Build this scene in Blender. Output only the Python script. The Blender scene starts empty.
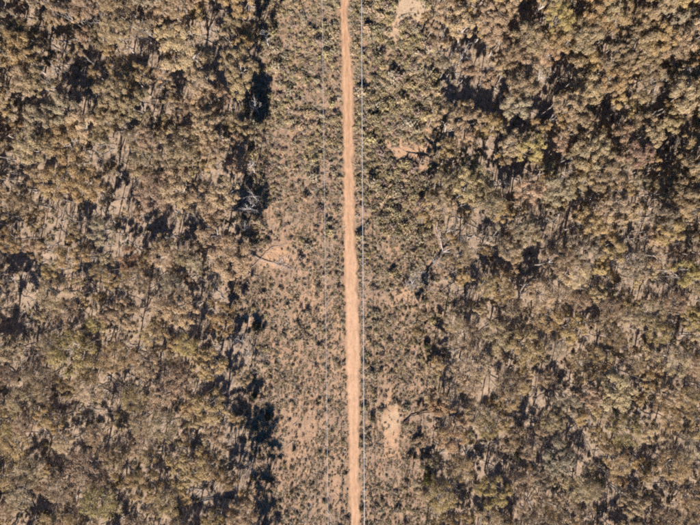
import bpy, math, random
import numpy as np

# ------------------------------------------------------------------ camera, sky, sun, exposure
SC = bpy.context.scene
COL = SC.collection
ALT = 120.0                      # flying height, metres
S = 0.254                        # metres of ground per photo pixel (700 wide)
cam_d = bpy.data.cameras.new('camera')
cam = bpy.data.objects.new('camera', cam_d)
COL.objects.link(cam)
cam.location = (0, 0, ALT)
cam.rotation_euler = (0, 0, 0)
cam_d.sensor_width = 36.0
cam_d.lens = 36.0 * ALT / (700 * S)
cam_d.clip_start = 1.0
cam_d.clip_end = 6000.0
SC.camera = cam

SUN_EL, SUN_AZ = math.radians(31), math.radians(190)     # azimuth clockwise from +Y
world = bpy.data.worlds.new('World')
SC.world = world
world.use_nodes = True
wn = world.node_tree
sky = wn.nodes.new('ShaderNodeTexSky')
sky.sky_type = 'NISHITA'
sky.sun_disc = False
sky.sun_elevation = SUN_EL
sky.sun_rotation = SUN_AZ
sky.altitude = 250
sky.ozone_density = 6.0
sky.dust_density = 0.4
bg = wn.nodes['Background']
bg.inputs['Strength'].default_value = 0.043
deep = wn.nodes.new('ShaderNodeHueSaturation')
deep.inputs['Saturation'].default_value = 1.25
wn.links.new(sky.outputs['Color'], deep.inputs['Color'])
wn.links.new(deep.outputs['Color'], bg.inputs['Color'])
sun_d = bpy.data.lights.new('sun', 'SUN')
sun_d.energy = 5.0
sun_d.angle = math.radians(0.53)
sun_d.color = (1.0, 0.91, 0.82)
sun = bpy.data.objects.new('sun', sun_d)
COL.objects.link(sun)
sun.location = (0, -60, 150)
sun.rotation_euler = (math.pi / 2 - SUN_EL, 0, math.pi - SUN_AZ + math.pi)
# lamp shines along its -Z: tilt so that the light comes from azimuth SUN_AZ
sun.rotation_euler = (math.pi / 2 - SUN_EL, 0, math.pi - SUN_AZ)

SC.view_settings.view_transform = 'Standard'
SC.view_settings.look = 'None'
SC.view_settings.gamma = 1
SC.view_settings.exposure = 1.25
SC.cycles.use_denoising = False
SC.cycles.filter_width = 2.2
SC.cycles.max_bounces = 6
SC.cycles.diffuse_bounces = 2
SC.cycles.transmission_bounces = 3
SC.cycles.transparent_max_bounces = 4

rng = np.random.default_rng(11)
random.seed(11)


def w_of(px, py, z=0.0):
    k = S * (1 - z / ALT)
    return (px - 350.0) * k, (262.5 - py) * k


def p_of(x, y, z=0.0):
    k = S * (1 - z / ALT)
    return x / k + 350.0, 262.5 - y / k


# ------------------------------------------------------------------ value noise in numpy
def lattice(seed):
    return np.random.default_rng(seed).random((256, 256))


_L = [lattice(100 + i) for i in range(6)]


def vnoise(x, y, k):
    x = np.asarray(x, float); y = np.asarray(y, float)
    xi = np.floor(x).astype(int); yi = np.floor(y).astype(int)
    fx = x - xi; fy = y - yi
    fx = fx * fx * (3 - 2 * fx); fy = fy * fy * (3 - 2 * fy)
    t = _L[k % 6]
    a = t[xi % 256, yi % 256]; b = t[(xi + 1) % 256, yi % 256]
    c = t[xi % 256, (yi + 1) % 256]; d = t[(xi + 1) % 256, (yi + 1) % 256]
    return (a * (1 - fx) + b * fx) * (1 - fy) + (c * (1 - fx) + d * fx) * fy


def fbm(x, y, size, k=0, octv=4):
    v = 0; a = 0.5; tot = 0
    for o in range(octv):
        v = v + a * vnoise(np.asarray(x) / size * 2 ** o + 17.3 * o, np.asarray(y) / size * 2 ** o + 5.1 * o, k + o)
        tot += a; a *= 0.5
    return v / tot


# track edges read off the photograph: row, left, right
TRK = np.array([(-60, 341, 349), (0, 340.7, 349), (23, 340.2, 348.6), (60, 341.4, 351.6), (100, 342, 353.4), (150, 343.4, 354),
                (200, 343.6, 354.4), (242, 344.2, 356), (275, 344.8, 357.2), (308, 345.2, 359.2), (350, 345.6, 360.6),
                (383, 346, 360), (416, 347.8, 359.8), (450, 348.4, 359.4), (483, 349.2, 359.4), (525, 350.4, 360),
                (600, 352, 361.5)], float)
_ty = (262.5 - TRK[:, 0]) * S
_tl = (TRK[:, 1] - 350) * S
_tr = (TRK[:, 2] - 350) * S
_o = np.argsort(_ty)


def track_lr(y):
    return np.interp(y, _ty[_o], _tl[_o]), np.interp(y, _ty[_o], _tr[_o])


def height(x, y):
    """ground height in metres; soft relief that calms down beside the track"""
    x = np.asarray(x, float); y = np.asarray(y, float)
    l, r = track_lr(y)
    c = (l + r) / 2; hw = (r - l) / 2
    d = np.clip((np.abs(x - c) - hw) / 5.0, 0, 1)
    big = (fbm(x, y, 34, 0, 3) - 0.5) * 1.1
    small = (fbm(x, y, 3.1, 2, 3) - 0.5) * 0.34
    out = np.clip((np.hypot(x, y) - 130) / 400, 0, 1)
    return (big * d + small * (0.34 + 0.66 * d)) * (1 - out)


def hz(x, y):
    return float(height(np.array([x]), np.array([y]))[0])


# ------------------------------------------------------------------ materials
def new_mat(name):
    m = bpy.data.materials.new(name)
    m.use_nodes = True
    nt = m.node_tree
    nt.nodes.clear()
    out = nt.nodes.new('ShaderNodeOutputMaterial')
    return m, nt, out


def N(nt, typ, **kw):
    n = nt.nodes.new(typ)
    for k, v in kw.items():
        setattr(n, k, v)
    return n


def ramp(nt, fac, stops):
    r = nt.nodes.new('ShaderNodeValToRGB')
    e = r.color_ramp.elements
    while len(e) < len(stops):
        e.new(0.5)
    for i, (p, c) in enumerate(stops):
        e[i].position = p
        e[i].color = (*c, 1) if len(c) == 3 else c
    nt.links.new(fac, r.inputs['Fac'])
    return r.outputs['Color']


def mixc(nt, fac, a, b, mode='MIX'):
    n = nt.nodes.new('ShaderNodeMix')
    n.data_type = 'RGBA'
    n.blend_type = mode
    for sock, v in ((n.inputs['Factor'], fac), (n.inputs['A'], a), (n.inputs['B'], b)):
        if isinstance(v, (int, float)):
            sock.default_value = v
        elif isinstance(v, tuple):
            sock.default_value = (*v, 1)
        else:
            nt.links.new(v, sock)
    return n.outputs['Result']


def math_n(nt, op, a, b=None, clamp=False):
    n = nt.nodes.new('ShaderNodeMath')
    n.operation = op
    n.use_clamp = clamp
    for i, v in enumerate((a, b)):
        if v is None:
            continue
        if isinstance(v, (int, float)):
            n.inputs[i].default_value = v
        else:
            nt.links.new(v, n.inputs[i])
    return n.outputs[0]


def noise(nt, scale, detail=4, rough=0.6, vec=None):
    n = nt.nodes.new('ShaderNodeTexNoise')
    n.inputs['Scale'].default_value = scale
    n.inputs['Detail'].default_value = detail
    n.inputs['Roughness'].default_value = rough
    if vec is not None:
        nt.links.new(vec, n.inputs['Vector'])
    return n.outputs['Fac']


def leaf_material(name, trans=0.47, spread=0.5):
    m, nt, out = new_mat(name)
    oi = N(nt, 'ShaderNodeObjectInfo')
    ia = N(nt, 'ShaderNodeAttribute')
    ia.attribute_type = 'INSTANCER'
    ia.attribute_name = 'leaf_tint'
    ge = N(nt, 'ShaderNodeNewGeometry')
    tc = N(nt, 'ShaderNodeTexCoord')
    isl = ramp(nt, ge.outputs['Random Per Island'], [(0, (0.72, 0.71, 0.72)), (0.35, (0.95, 0.94, 0.93)), (0.75, (1.08, 1.05, 1.02)), (1, (1.3, 1.24, 1.2))])
    c = mixc(nt, 0.85, ia.outputs['Color'], isl, 'MULTIPLY')
    nz = noise(nt, 0.55, 3, 0.6, tc.outputs['Object'])
    tint = ramp(nt, nz, [(0.3, (0.86, 0.93, 0.94)), (0.5, (1, 1, 1)), (0.7, (1.14, 1.03, 0.9))])
    c = mixc(nt, spread, c, tint, 'MULTIPLY')
    hs = N(nt, 'ShaderNodeHueSaturation')
    nt.links.new(c, hs.inputs['Color'])
    nt.links.new(math_n(nt, 'ADD', math_n(nt, 'MULTIPLY', oi.outputs['Random'], 0.012), 0.494), hs.inputs['Hue'])
    nt.links.new(math_n(nt, 'ADD', math_n(nt, 'MULTIPLY', oi.outputs['Random'], 0.28), 0.86), hs.inputs['Value'])
    b = N(nt, 'ShaderNodeBsdfPrincipled')
    nt.links.new(hs.outputs['Color'], b.inputs['Base Color'])
    b.inputs['Roughness'].default_value = 0.62
    b.inputs['Specular IOR Level'].default_value = 0.25
    t = N(nt, 'ShaderNodeBsdfTranslucent')
    nt.links.new(hs.outputs['Color'], t.inputs['Color'])
    mx = N(nt, 'ShaderNodeMixShader')
    mx.inputs[0].default_value = trans
    nt.links.new(b.outputs[0], mx.inputs[1])
    nt.links.new(t.outputs[0], mx.inputs[2])
    nt.links.new(mx.outputs[0], out.inputs['Surface'])
    return m


def bark_material(name, dark, mid, pale):
    m, nt, out = new_mat(name)
    tc = N(nt, 'ShaderNodeTexCoord')
    oi = N(nt, 'ShaderNodeObjectInfo')
    mp = N(nt, 'ShaderNodeMapping')
    mp.inputs['Scale'].default_value = (3, 3, 0.7)
    nt.links.new(tc.outputs['Object'], mp.inputs['Vector'])
    nz = noise(nt, 1.6, 5, 0.65, mp.outputs['Vector'])
    c = ramp(nt, nz, [(0.3, dark), (0.5, mid), (0.68, pale)])
    v = math_n(nt, 'ADD', math_n(nt, 'MULTIPLY', oi.outputs['Random'], 0.5), 0.75)
    hs = N(nt, 'ShaderNodeHueSaturation')
    nt.links.new(c, hs.inputs['Color'])
    nt.links.new(v, hs.inputs['Value'])
    b = N(nt, 'ShaderNodeBsdfPrincipled')
    nt.links.new(hs.outputs['Color'], b.inputs['Base Color'])
    b.inputs['Roughness'].default_value = 0.85
    bp = N(nt, 'ShaderNodeBump')
    bp.inputs['Strength'].default_value = 0.5
    bp.inputs['Distance'].default_value = 0.03
    nt.links.new(nz, bp.inputs['Height'])
    nt.links.new(bp.outputs[0], b.inputs['Normal'])
    nt.links.new(b.outputs[0], out.inputs['Surface'])
    return m


M_LEAF = leaf_material('gum_leaves', 0.5)
M_SHRUB = leaf_material('heath_leaves', 0.15, 0.3)
M_BARK = bark_material('gum_bark', (0.13, 0.11, 0.10), (0.27, 0.235, 0.205), (0.46, 0.41, 0.37))
M_DEAD = bark_material('weathered_dead_wood', (0.13, 0.115, 0.105), (0.25, 0.228, 0.212), (0.38, 0.355, 0.335))
M_PALE = bark_material('bleached_dead_wood', (0.24, 0.22, 0.20), (0.42, 0.39, 0.365), (0.58, 0.55, 0.52))
M_CHAR = bark_material('charred_wood', (0.02, 0.018, 0.017), (0.038, 0.034, 0.032), (0.09, 0.078, 0.07))


def ground_material():
    m, nt, out = new_mat('forest_floor')
    ge = N(nt, 'ShaderNodeNewGeometry')
    pos = ge.outputs['Position']

    def attr(n):
        a = N(nt, 'ShaderNodeAttribute')
        a.attribute_name = n
        return a.outputs['Fac']
    n1 = noise(nt, 0.16, 6, 0.62, pos)
    n2 = noise(nt, 0.9, 6, 0.7, pos)
    n3 = noise(nt, 4.5, 4, 0.75, pos)
    # clearing: pinkish tan soil, dry litter, grey twiggy heath
    clear = ramp(nt, n2, [(0.28, (0.120, 0.092, 0.072)), (0.42, (0.235, 0.158, 0.106)), (0.53, (0.335, 0.210, 0.131)), (0.68, (0.41, 0.272, 0.178))])
    clear = mixc(nt, ramp(nt, n1, [(0.40, (0, 0, 0)), (0.62, (0.5, 0.5, 0.5))]), clear, (0.27, 0.208, 0.156))
    # forest floor: bark and leaf litter, tan to grey
    forest = ramp(nt, n2, [(0.28, (0.125, 0.096, 0.074)), (0.43, (0.24, 0.182, 0.134)), (0.56, (0.335, 0.25, 0.182)), (0.72, (0.41, 0.315, 0.235))])
    n4 = noise(nt, 2.3, 5, 0.7, pos)
    clear = mixc(nt, ramp(nt, n4, [(0.50, (0, 0, 0)), (0.63, (0.55, 0.55, 0.55))]), clear, (0.18, 0.13, 0.108))
    clear = mixc(nt, ramp(nt, n4, [(0.30, (0.7, 0.7, 0.7)), (0.42, (0, 0, 0))]), clear, (0.37, 0.29, 0.22))
    c = mixc(nt, attr('forest'), clear, forest)
    bare = ramp(nt, n2, [(0.3, (0.37, 0.222, 0.132)), (0.6, (0.485, 0.31, 0.192)), (0.8, (0.53, 0.36, 0.235))])
    bf = math_n(nt, 'MULTIPLY', attr('bare'), ramp(nt, n3, [(0.28, (0.35, 0.35, 0.35)), (0.5, (1, 1, 1))]), True)
    c = mixc(nt, bf, c, bare)
    pale = math_n(nt, 'MULTIPLY', attr('pale'), 0.8, True)
    c = mixc(nt, pale, c, (0.42, 0.32, 0.225))
    fine = ramp(nt, n3, [(0.30, (0.45, 0.43, 0.42)), (0.48, (1, 1, 1)), (0.68, (1.42, 1.38, 1.3))])
    c = mixc(nt, 0.9, c, fine, 'MULTIPLY')
    b = N(nt, 'ShaderNodeBsdfPrincipled')
    nt.links.new(c, b.inputs['Base Color'])
    b.inputs['Roughness'].default_value = 0.95
    b.inputs['Specular IOR Level'].default_value = 0.1
    bp = N(nt, 'ShaderNodeBump')
    bp.inputs['Strength'].default_value = 0.8
    bp.inputs['Distance'].default_value = 0.16
    nt.links.new(n3, bp.inputs['Height'])
    nt.links.new(bp.outputs[0], b.inputs['Normal'])
    nt.links.new(b.outputs[0], out.inputs['Surface'])
    return m


def track_material():
    m, nt, out = new_mat('track_dirt')
    ge = N(nt, 'ShaderNodeNewGeometry')
    pos = ge.outputs['Position']
    a = N(nt, 'ShaderNodeAttribute')
    a.attribute_name = 'across'          # 0 at the edge, 1 in the middle
    w = N(nt, 'ShaderNodeAttribute')
    w.attribute_name = 'wheel'
    mp = N(nt, 'ShaderNodeMapping')
    mp.inputs['Scale'].default_value = (1.0, 0.16, 1.0)
    nt.links.new(pos, mp.inputs['Vector'])
    streak = noise(nt, 2.6, 5, 0.7, mp.outputs['Vector'])
    spot = noise(nt, 1.3, 6, 0.7, pos)
    fine = noise(nt, 7, 3, 0.7, pos)
    c = ramp(nt, streak, [(0.34, (0.24, 0.132, 0.070)), (0.46, (0.375, 0.215, 0.120)), (0.56, (0.42, 0.248, 0.143)), (0.68, (0.51, 0.325, 0.205))])
    c = mixc(nt, math_n(nt, 'MULTIPLY', w.outputs['Fac'], 0.6), c, (0.50, 0.33, 0.218))
    pl = N(nt, 'ShaderNodeAttribute')
    pl.attribute_name = 'worn'
    c = mixc(nt, math_n(nt, 'MULTIPLY', pl.outputs['Fac'], 0.5), c, (0.56, 0.375, 0.255))
    c = mixc(nt, math_n(nt, 'MULTIPLY', ramp(nt, spot, [(0.48, (0, 0, 0)), (0.66, (1, 1, 1))]), 0.6), c, (0.30, 0.185, 0.112))
    edge = math_n(nt, 'MULTIPLY', math_n(nt, 'SUBTRACT', 1.0, a.outputs['Fac']), ramp(nt, fine, [(0.35, (0.2, 0.2, 0.2)), (0.6, (1, 1, 1))]), True)
    c = mixc(nt, edge, c, (0.25, 0.165, 0.105))
    c = mixc(nt, 0.7, c, ramp(nt, fine, [(0.28, (0.62, 0.60, 0.58)), (0.48, (1, 1, 1)), (0.7, (1.18, 1.18, 1.18))]), 'MULTIPLY')
    b = N(nt, 'ShaderNodeBsdfPrincipled')
    nt.links.new(c, b.inputs['Base Color'])
    b.inputs['Roughness'].default_value = 0.95
    b.inputs['Specular IOR Level'].default_value = 0.1
    bp = N(nt, 'ShaderNodeBump')
    bp.inputs['Strength'].default_value = 0.6
    bp.inputs['Distance'].default_value = 0.043
    nt.links.new(spot, bp.inputs['Height'])
    nt.links.new(bp.outputs[0], b.inputs['Normal'])
    nt.links.new(b.outputs[0], out.inputs['Surface'])
    return m


def plain_material(name, col, rough=0.6, metal=0.0):
    m, nt, out = new_mat(name)
    tc = N(nt, 'ShaderNodeTexCoord')
    nz = noise(nt, 3, 4, 0.6, tc.outputs['Object'])
    c = mixc(nt, 0.6, tuple(col), ramp(nt, nz, [(0.3, (0.75, 0.75, 0.75)), (0.7, (1.1, 1.1, 1.1))]), 'MULTIPLY')
    b = N(nt, 'ShaderNodeBsdfPrincipled')
    nt.links.new(c, b.inputs['Base Color'])
    b.inputs['Roughness'].default_value = rough
    b.inputs['Metallic'].default_value = metal
    nt.links.new(b.outputs[0], out.inputs['Surface'])
    return m


M_GROUND = ground_material()
M_TRACK = track_material()
M_WIRE = plain_material('weathered_aluminium', (0.72, 0.73, 0.76), 0.55, 0.25)
M_POLE = plain_material('grey_pole_timber', (0.30, 0.26, 0.22), 0.85)
M_PORC = plain_material('porcelain', (0.75, 0.74, 0.70), 0.25)


# ------------------------------------------------------------------ mesh helpers
class MB:
    """collects vertices and faces"""
    def __init__(self):
        self.v = []; self.f = []; self.n = 0

    def add(self, v, f):
        v = np.asarray(v, float)
        self.v.append(v)
        f = np.asarray(f, int) + self.n
        self.f.append(f)
        self.n += len(v)

    def tube(self, pts, rad, sides=5, cap=True):
        pts = np.asarray(pts, float); rad = np.asarray(rad, float)
        n = len(pts)
        tan = np.gradient(pts, axis=0)
        tan /= np.linalg.norm(tan, axis=1)[:, None] + 1e-9
        ref = np.array([0.37, 0.81, 0.45])
        u = np.cross(tan, ref); u /= np.linalg.norm(u, axis=1)[:, None] + 1e-9
        w = np.cross(tan, u)
        a = np.arange(sides) / sides * 2 * np.pi
        ring = (np.cos(a)[None, :, None] * u[:, None, :] + np.sin(a)[None, :, None] * w[:, None, :]) * rad[:, None, None] + pts[:, None, :]
        vs = ring.reshape(-1, 3)
        fs = []
        for i in range(n - 1):
            for j in range(sides):
                k = (j + 1) % sides
                fs.append((i * sides + j, i * sides + k, (i + 1) * sides + k, (i + 1) * sides + j))
        base = len(vs)
        if cap:
            vs = np.vstack([vs, pts[:1], pts[-1:]])
            for j in range(sides):
                k = (j + 1) % sides
                fs.append((base, j, k, k))
                fs.append((base + 1, (n - 1) * sides + k, (n - 1) * sides + j, (n - 1) * sides + j))
        self.add(vs, fs)

    def leaves(self, c, nrm, length, width):
        c = np.asarray(c); m = len(c)
        nrm = nrm / (np.linalg.norm(nrm, axis=1)[:, None] + 1e-9)
        r = rng.normal(size=(m, 3))
        t = np.cross(nrm, r); t /= np.linalg.norm(t, axis=1)[:, None] + 1e-9
        b = np.cross(nrm, t)
        L = length[:, None]; W = width[:, None]
        v = np.stack([c - t * L, c + b * W - t * L * 0.1, c + t * L, c - b * W - t * L * 0.1], 1).reshape(-1, 3)
        f = np.arange(m * 4).reshape(m, 4)
        self.add(v, f)

    def arrays(self):
        return np.vstack(self.v), np.vstack(self.f)

    def mesh(self, name, *mats, smooth=True, mat_index=None):
        v, f = self.arrays()
        return mesh_from(name, v, f, mats, smooth, mat_index)


def mesh_from(name, v, f, mats, smooth=True, mat_index=None):
    me = bpy.data.meshes.new(name)
    tri = f[:, 2] == f[:, 3]
    if tri.any():
        faces = [tuple(r[:3]) if t else tuple(r) for r, t in zip(f.tolist(), tri)]
        me.from_pydata(v.tolist(), [], faces)
    else:
        me.vertices.add(len(v)); me.vertices.foreach_set('co', v.astype(np.float32).ravel())
        me.loops.add(f.size); me.loops.foreach_set('vertex_index', f.astype(np.int32).ravel())
        me.polygons.add(len(f))
        me.polygons.foreach_set('loop_start', np.arange(0, f.size, 4, dtype=np.int32))
        me.update(calc_edges=True)
    for mt in mats:
        me.materials.append(mt)
    if smooth:
        me.polygons.foreach_set('use_smooth', np.ones(len(me.polygons), bool))
    if mat_index is not None:
        me.polygons.foreach_set('material_index', np.asarray(mat_index, np.int32))
    me.update()
    return me


def link(name, data, parent=None, loc=(0, 0, 0), rot=(0, 0, 0), scl=(1, 1, 1)):
    o = bpy.data.objects.new(name, data)
    COL.objects.link(o)
    o.parent = parent
    o.location = loc; o.rotation_euler = rot; o.scale = scl
    return o


def tag(o, label=None, category=None, group=None, kind=None):
    if label: o['label'] = label
    if category: o['category'] = category
    if group: o['group'] = group
    if kind: o['kind'] = kind
    return o


# ------------------------------------------------------------------ ground sheet and track
EDGE_L = np.array([(-80, 268), (0, 264), (50, 262), (100, 250), (130, 256), (180, 250), (240, 243), (262, 236), (280, 226), (315, 226), (338, 256), (370, 262), (388, 246), (412, 240), (435, 256), (470, 258), (490, 250), (525, 258), (640, 264)], float)
EDGE_R = np.array([(-80, 432), (0, 434), (50, 432), (100, 430), (150, 442), (200, 436), (260, 447), (300, 444), (350, 436), (400, 444), (450, 436), (525, 428), (640, 428)], float)


def edge_l(py): return np.interp(py, EDGE_L[:, 0], EDGE_L[:, 1])
def edge_r(py): return np.interp(py, EDGE_R[:, 0], EDGE_R[:, 1]) + (fbm(np.asarray(py, float), np.asarray(py, float) * 0 + 4.4, 34, 3, 3) - 0.5) * 44 - 3


BARE = [(276, 257, 16, 11, 1.15), (404, 152, 25, 15, .8), (420, 168, 12, 6, .5), (391, 398, 7, 12, .7), (392, 425, 9, 22, 0.9), (389, 448, 5, 12, .6),
        (409, 10, 19, 15, 1.0), (395, 28, 9, 17, .9), (422, 20, 10, 16, .75), (300, 250, 16, 22, .35), (310, 300, 18, 30, .4), (405, 300, 14, 14, .45),
        (337, 370, 8, 40, .35), (335, 470, 8, 40, .35), (338, 330, 8, 22, .45), (395, 255, 12, 10, .35), (250, 318, 8, 8, .5), (455, 150, 6, 10, .3),
        (388, 372, 6, 14, .35), (270, 205, 12, 20, .3), (430, 135, 10, 14, .45), (40, 220, 7, 5, .5), (412, 200, 10, 14, .3),
        (300, 420, 20, 40, .3), (290, 350, 14, 20, .3), (70, 285, 14, 14, .35)]
PALE = [(410, 8, 19, 15, 1.1), (421, 10, 10, 14, .7), (394, 28, 8, 15, .7), (393, 420, 9, 10, .6), (248, 312, 8, 10, .6), (40, 222, 6, 4, .6), (42, 278, 22, 22, .35),
        (15, 175, 12, 30, .3), (528, 420, 6, 40, .4), (192, 412, 14, 14, .35), (500, 400, 20, 16, .2), (575, 395, 20, 20, .35), (615, 470, 12, 30, .3), (60, 350, 8, 20, .2)]


def blobs(px, py, lst):
    v = np.zeros_like(px)
    wob = 0.5 + fbm(px * S, py * S, 2.6, 1, 3)
    for cx, cy, rx, ry, s in lst:
        d = np.sqrt(((px - cx) / rx) ** 2 + ((py - cy) / ry) ** 2) * wob
        v = np.maximum(v, s * np.clip((1.25 - d) / 0.5, 0, 1))
    return v


def axis(half, step, far):
    core = np.arange(-half, half + step / 2, step)
    g = []
    s, x = step, half
    while x < far:
        s *= 1.5; x += s
        g.append(x)
    g = np.array(g)
    return np.concatenate([-g[::-1], core, g])


gx = axis(104, 0.45, 2600); gy = axis(88, 0.45, 2600)
X, Y = np.meshgrid(gx, gy, indexing='ij')
Z = height(X, Y)
l_, r_ = track_lr(Y)
inside = (X > l_ - 0.1) & (X < r_ + 0.1)
V = np.stack([X, Y, Z], -1).reshape(-1, 3)
nx, ny = len(gx), len(gy)
idx = np.arange(nx * ny).reshape(nx, ny)
F = np.stack([idx[:-1, :-1], idx[1:, :-1], idx[1:, 1:], idx[:-1, 1:]], -1).reshape(-1, 4)
gme = mesh_from('ground', V, F, [M_GROUND])
PX, PY = p_of(X.ravel(), Y.ravel())
for nm, val in (('bare', blobs(PX, PY, BARE)), ('pale', blobs(PX, PY, PALE)),
                ('forest', np.clip(np.maximum(edge_l(PY) - PX, PX - edge_r(PY)) / 16 + 0.5, 0, 1))):
    at = gme.attributes.new(nm, 'FLOAT', 'POINT')
    at.data.foreach_set('value', val.astype(np.float32))
ground = tag(link('ground', gme), 'dry tan woodland ground littered with leaves, bark and twigs', kind='structure')

# track: a slightly crowned strip with two wheel lines, its shoulders dipping under the soil
ys = np.arange(-160, 160.1, 0.4)
tl, tr = track_lr(ys)
tl = tl + (fbm(ys, ys * 0 + 3, 2.2, 1, 4) - 0.5) * 1.5
tr = tr + (fbm(ys, ys * 0 + 9, 2.2, 3, 4) - 0.5) * 1.5
prof = [(-0.30, -0.30, 0, 0), (-0.02, -0.012, 0.1, 0), (0.12, 0.04, 0.75, 0.2), (0.24, 0.025, 1, 1), (0.38, 0.07, 1, 0.2), (0.5, 0.085, 1, 0), (0.62, 0.07, 1, 0.2), (0.76, 0.025, 1, 1), (0.88, 0.04, 0.75, 0.2), (1.02, -0.012, 0.1, 0), (1.30, -0.30, 0, 0)]
tv, ac, wh = [], [], []
for i, y in enumerate(ys):
    w_ = tr[i] - tl[i]
    for (u, dz, a, h) in prof:
        x = tl[i] + w_ * (0.5 + (u - 0.5) * (1 if 0 <= u <= 1 else 1))
        tv.append((x, y, dz + 0.03)); ac.append(a); wh.append(h)
tv = np.array(tv)
tv[:, 2] += height(tv[:, 0], tv[:, 1])
k = len(prof)
tf = [(i * k + j, i * k + j + 1, (i + 1) * k + j + 1, (i + 1) * k + j) for i in range(len(ys) - 1) for j in range(k - 1)]
tme = mesh_from('dirt_track', tv, np.array(tf), [M_TRACK])
_pxy = 262.5 - tv[:, 1] / S
worn = np.interp(_pxy, [0, 180, 260, 300, 410, 460, 525], [0.0, 0.1, 0.5, 0.85, 0.8, 0.45, 0.35]) * np.array(ac) * (0.4 + 0.9 * fbm(tv[:, 0] * 3, tv[:, 1] * 0.5, 1.6, 2, 3))
for nm, val in (('across', ac), ('wheel', wh), ('worn', worn)):
    at = tme.attributes.new(nm, 'FLOAT', 'POINT')
    at.data.foreach_set('value', np.array(val, np.float32))
tag(link('dirt_track', tme), 'orange dirt vehicle track running straight through the clearing', kind='structure')


# ------------------------------------------------------------------ tree kinds
def bend(p0, p1, n=4, amt=0.08, sag=0.0):
    p0 = np.asarray(p0, float); p1 = np.asarray(p1, float)
    t = np.linspace(0, 1, n)[:, None]
    L = np.linalg.norm(p1 - p0)
    off = rng.normal(size=(n, 3)) * amt * L * (t * (1 - t) * 4)
    p = p0 + (p1 - p0) * t + off
    p[:, 2] += sag * L * (t * (1 - t) * 4)[:, 0]
    return p


def make_gum(H, R, nclump, per, leaf, open_=0.0, flat=0.75, crown_depth=0.55, cl_r=(0.24, 0.36), tr=0.2):
    """returns (trunk MB, crown MB) for a gum of height H and crown radius R"""
    t, c = MB(), MB()
    lean = rng.normal(size=2) * 0.05 * H
    fork = np.array([lean[0], lean[1], H * (0.42 + 0.12 * rng.random())])
    trunk = bend((0, 0, -0.5), fork, 5, 0.025)
    t.tube(trunk, np.linspace(tr, tr * 0.66, 5), 7)
    # leaf clumps spread through a dome
    P = []
    tries = 0
    while len(P) < nclump and tries < 4000:
        tries += 1
        r = R * math.sqrt(rng.random()) * 0.86
        a = rng.random() * 2 * math.pi
        q = np.array([r * math.cos(a), r * math.sin(a)])
        rc = R * rng.uniform(*cl_r) * (1.1 - 0.3 * r / R)
        top = H - rc * 0.5 - crown_depth * R * 0.75 * (r / R) ** 1.8
        z = top - (rng.random() ** 2) * crown_depth * R * 0.7
        p = np.array([q[0] + lean[0] * 1.5, q[1] + lean[1] * 1.5, z])
        if all(np.linalg.norm((p - o[0]) * (1, 1, 0.7)) > 0.62 * (rc + o[1]) for o in P):
            P.append((p, rc))
        if tries > 1500 and len(P) > nclump * 0.8:
            break
    # limbs
    nl = max(3, min(6, len(P) // 3))
    ang0 = rng.random() * 6.28
    groups = [[] for _ in range(nl)]
    for p, rc in P:
        a = (math.atan2(p[1] - fork[1], p[0] - fork[0]) - ang0) % (2 * math.pi)
        groups[int(a / (2 * math.pi) * nl) % nl].append((p, rc))
    for g in groups:
        if not g:
            continue
        m = np.mean([p for p, _ in g], axis=0)
        start = trunk[-1] if rng.random() < 0.6 else trunk[-2] * 0.4 + trunk[-1] * 0.6
        end = start + (m - start) * 0.62
        end[2] = start[2] + (m[2] - start[2]) * 0.68
        lp = bend(start, end, 4, 0.06, 0.06)
        t.tube(lp, np.linspace(tr * 0.58, tr * 0.32, 4), 5)
        for p, rc in g:
            tgt = p + np.array([0, 0, rc * 0.25])
            br = bend(lp[-1] if rng.random() < 0.7 else lp[-2], tgt, 4, 0.08, 0.05)
            t.tube(br, np.linspace(tr * 0.3, tr * 0.09, 4), 4)
            if open_ > 0.2:
                for _ in range(3):
                    d = rng.normal(size=3); d[2] = abs(d[2]) * 0.6
                    d /= np.linalg.norm(d)
                    t.tube(bend(br[2], p + d * rc * 1.1, 3, 0.08), (tr * 0.13, tr * 0.08, tr * 0.04), 3)
    for p, rc in P:
        nt_ = int(rng.integers(7, 12))
        d = rng.normal(size=(nt_, 3)); d[:, 2] = np.abs(d[:, 2]) * 1.0 - 0.25
        d /= np.linalg.norm(d, axis=1)[:, None]
        tc = p + d * rc * rng.uniform(0.45, 0.85, (nt_, 1)) * (1, 1, flat)
        trd = rc * rng.uniform(0.34, 0.6, nt_)
        k = int(per * (1 - open_) * (rc / (0.3 * R)) ** 1.6)
        which = rng.integers(0, nt_, k)
        dd = rng.normal(size=(k, 3)); dd /= np.linalg.norm(dd, axis=1)[:, None]
        rr = rng.random((k, 1)) ** 0.45
        stray = rng.random((k, 1)) < 0.10 + 0.15 * open_
        rr = np.where(stray, rr * rng.uniform(1.0, 1.9, (k, 1)), rr)
        pos = tc[which] + dd * rr * trd[which][:, None] * (1, 1, 0.8)
        out = (pos - (p - (0, 0, rc * 0.4)))
        out /= np.linalg.norm(out, axis=1)[:, None] + 1e-6
        nrm = out * 1.0 + dd * 0.45 + rng.normal(size=(k, 3)) * 0.4 + (0, 0, 0.25)
        L = leaf * rng.uniform(0.7, 1.35, k)
        c.leaves(pos, nrm, L, L * rng.uniform(0.34, 0.55, k))
    return t, c


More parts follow.
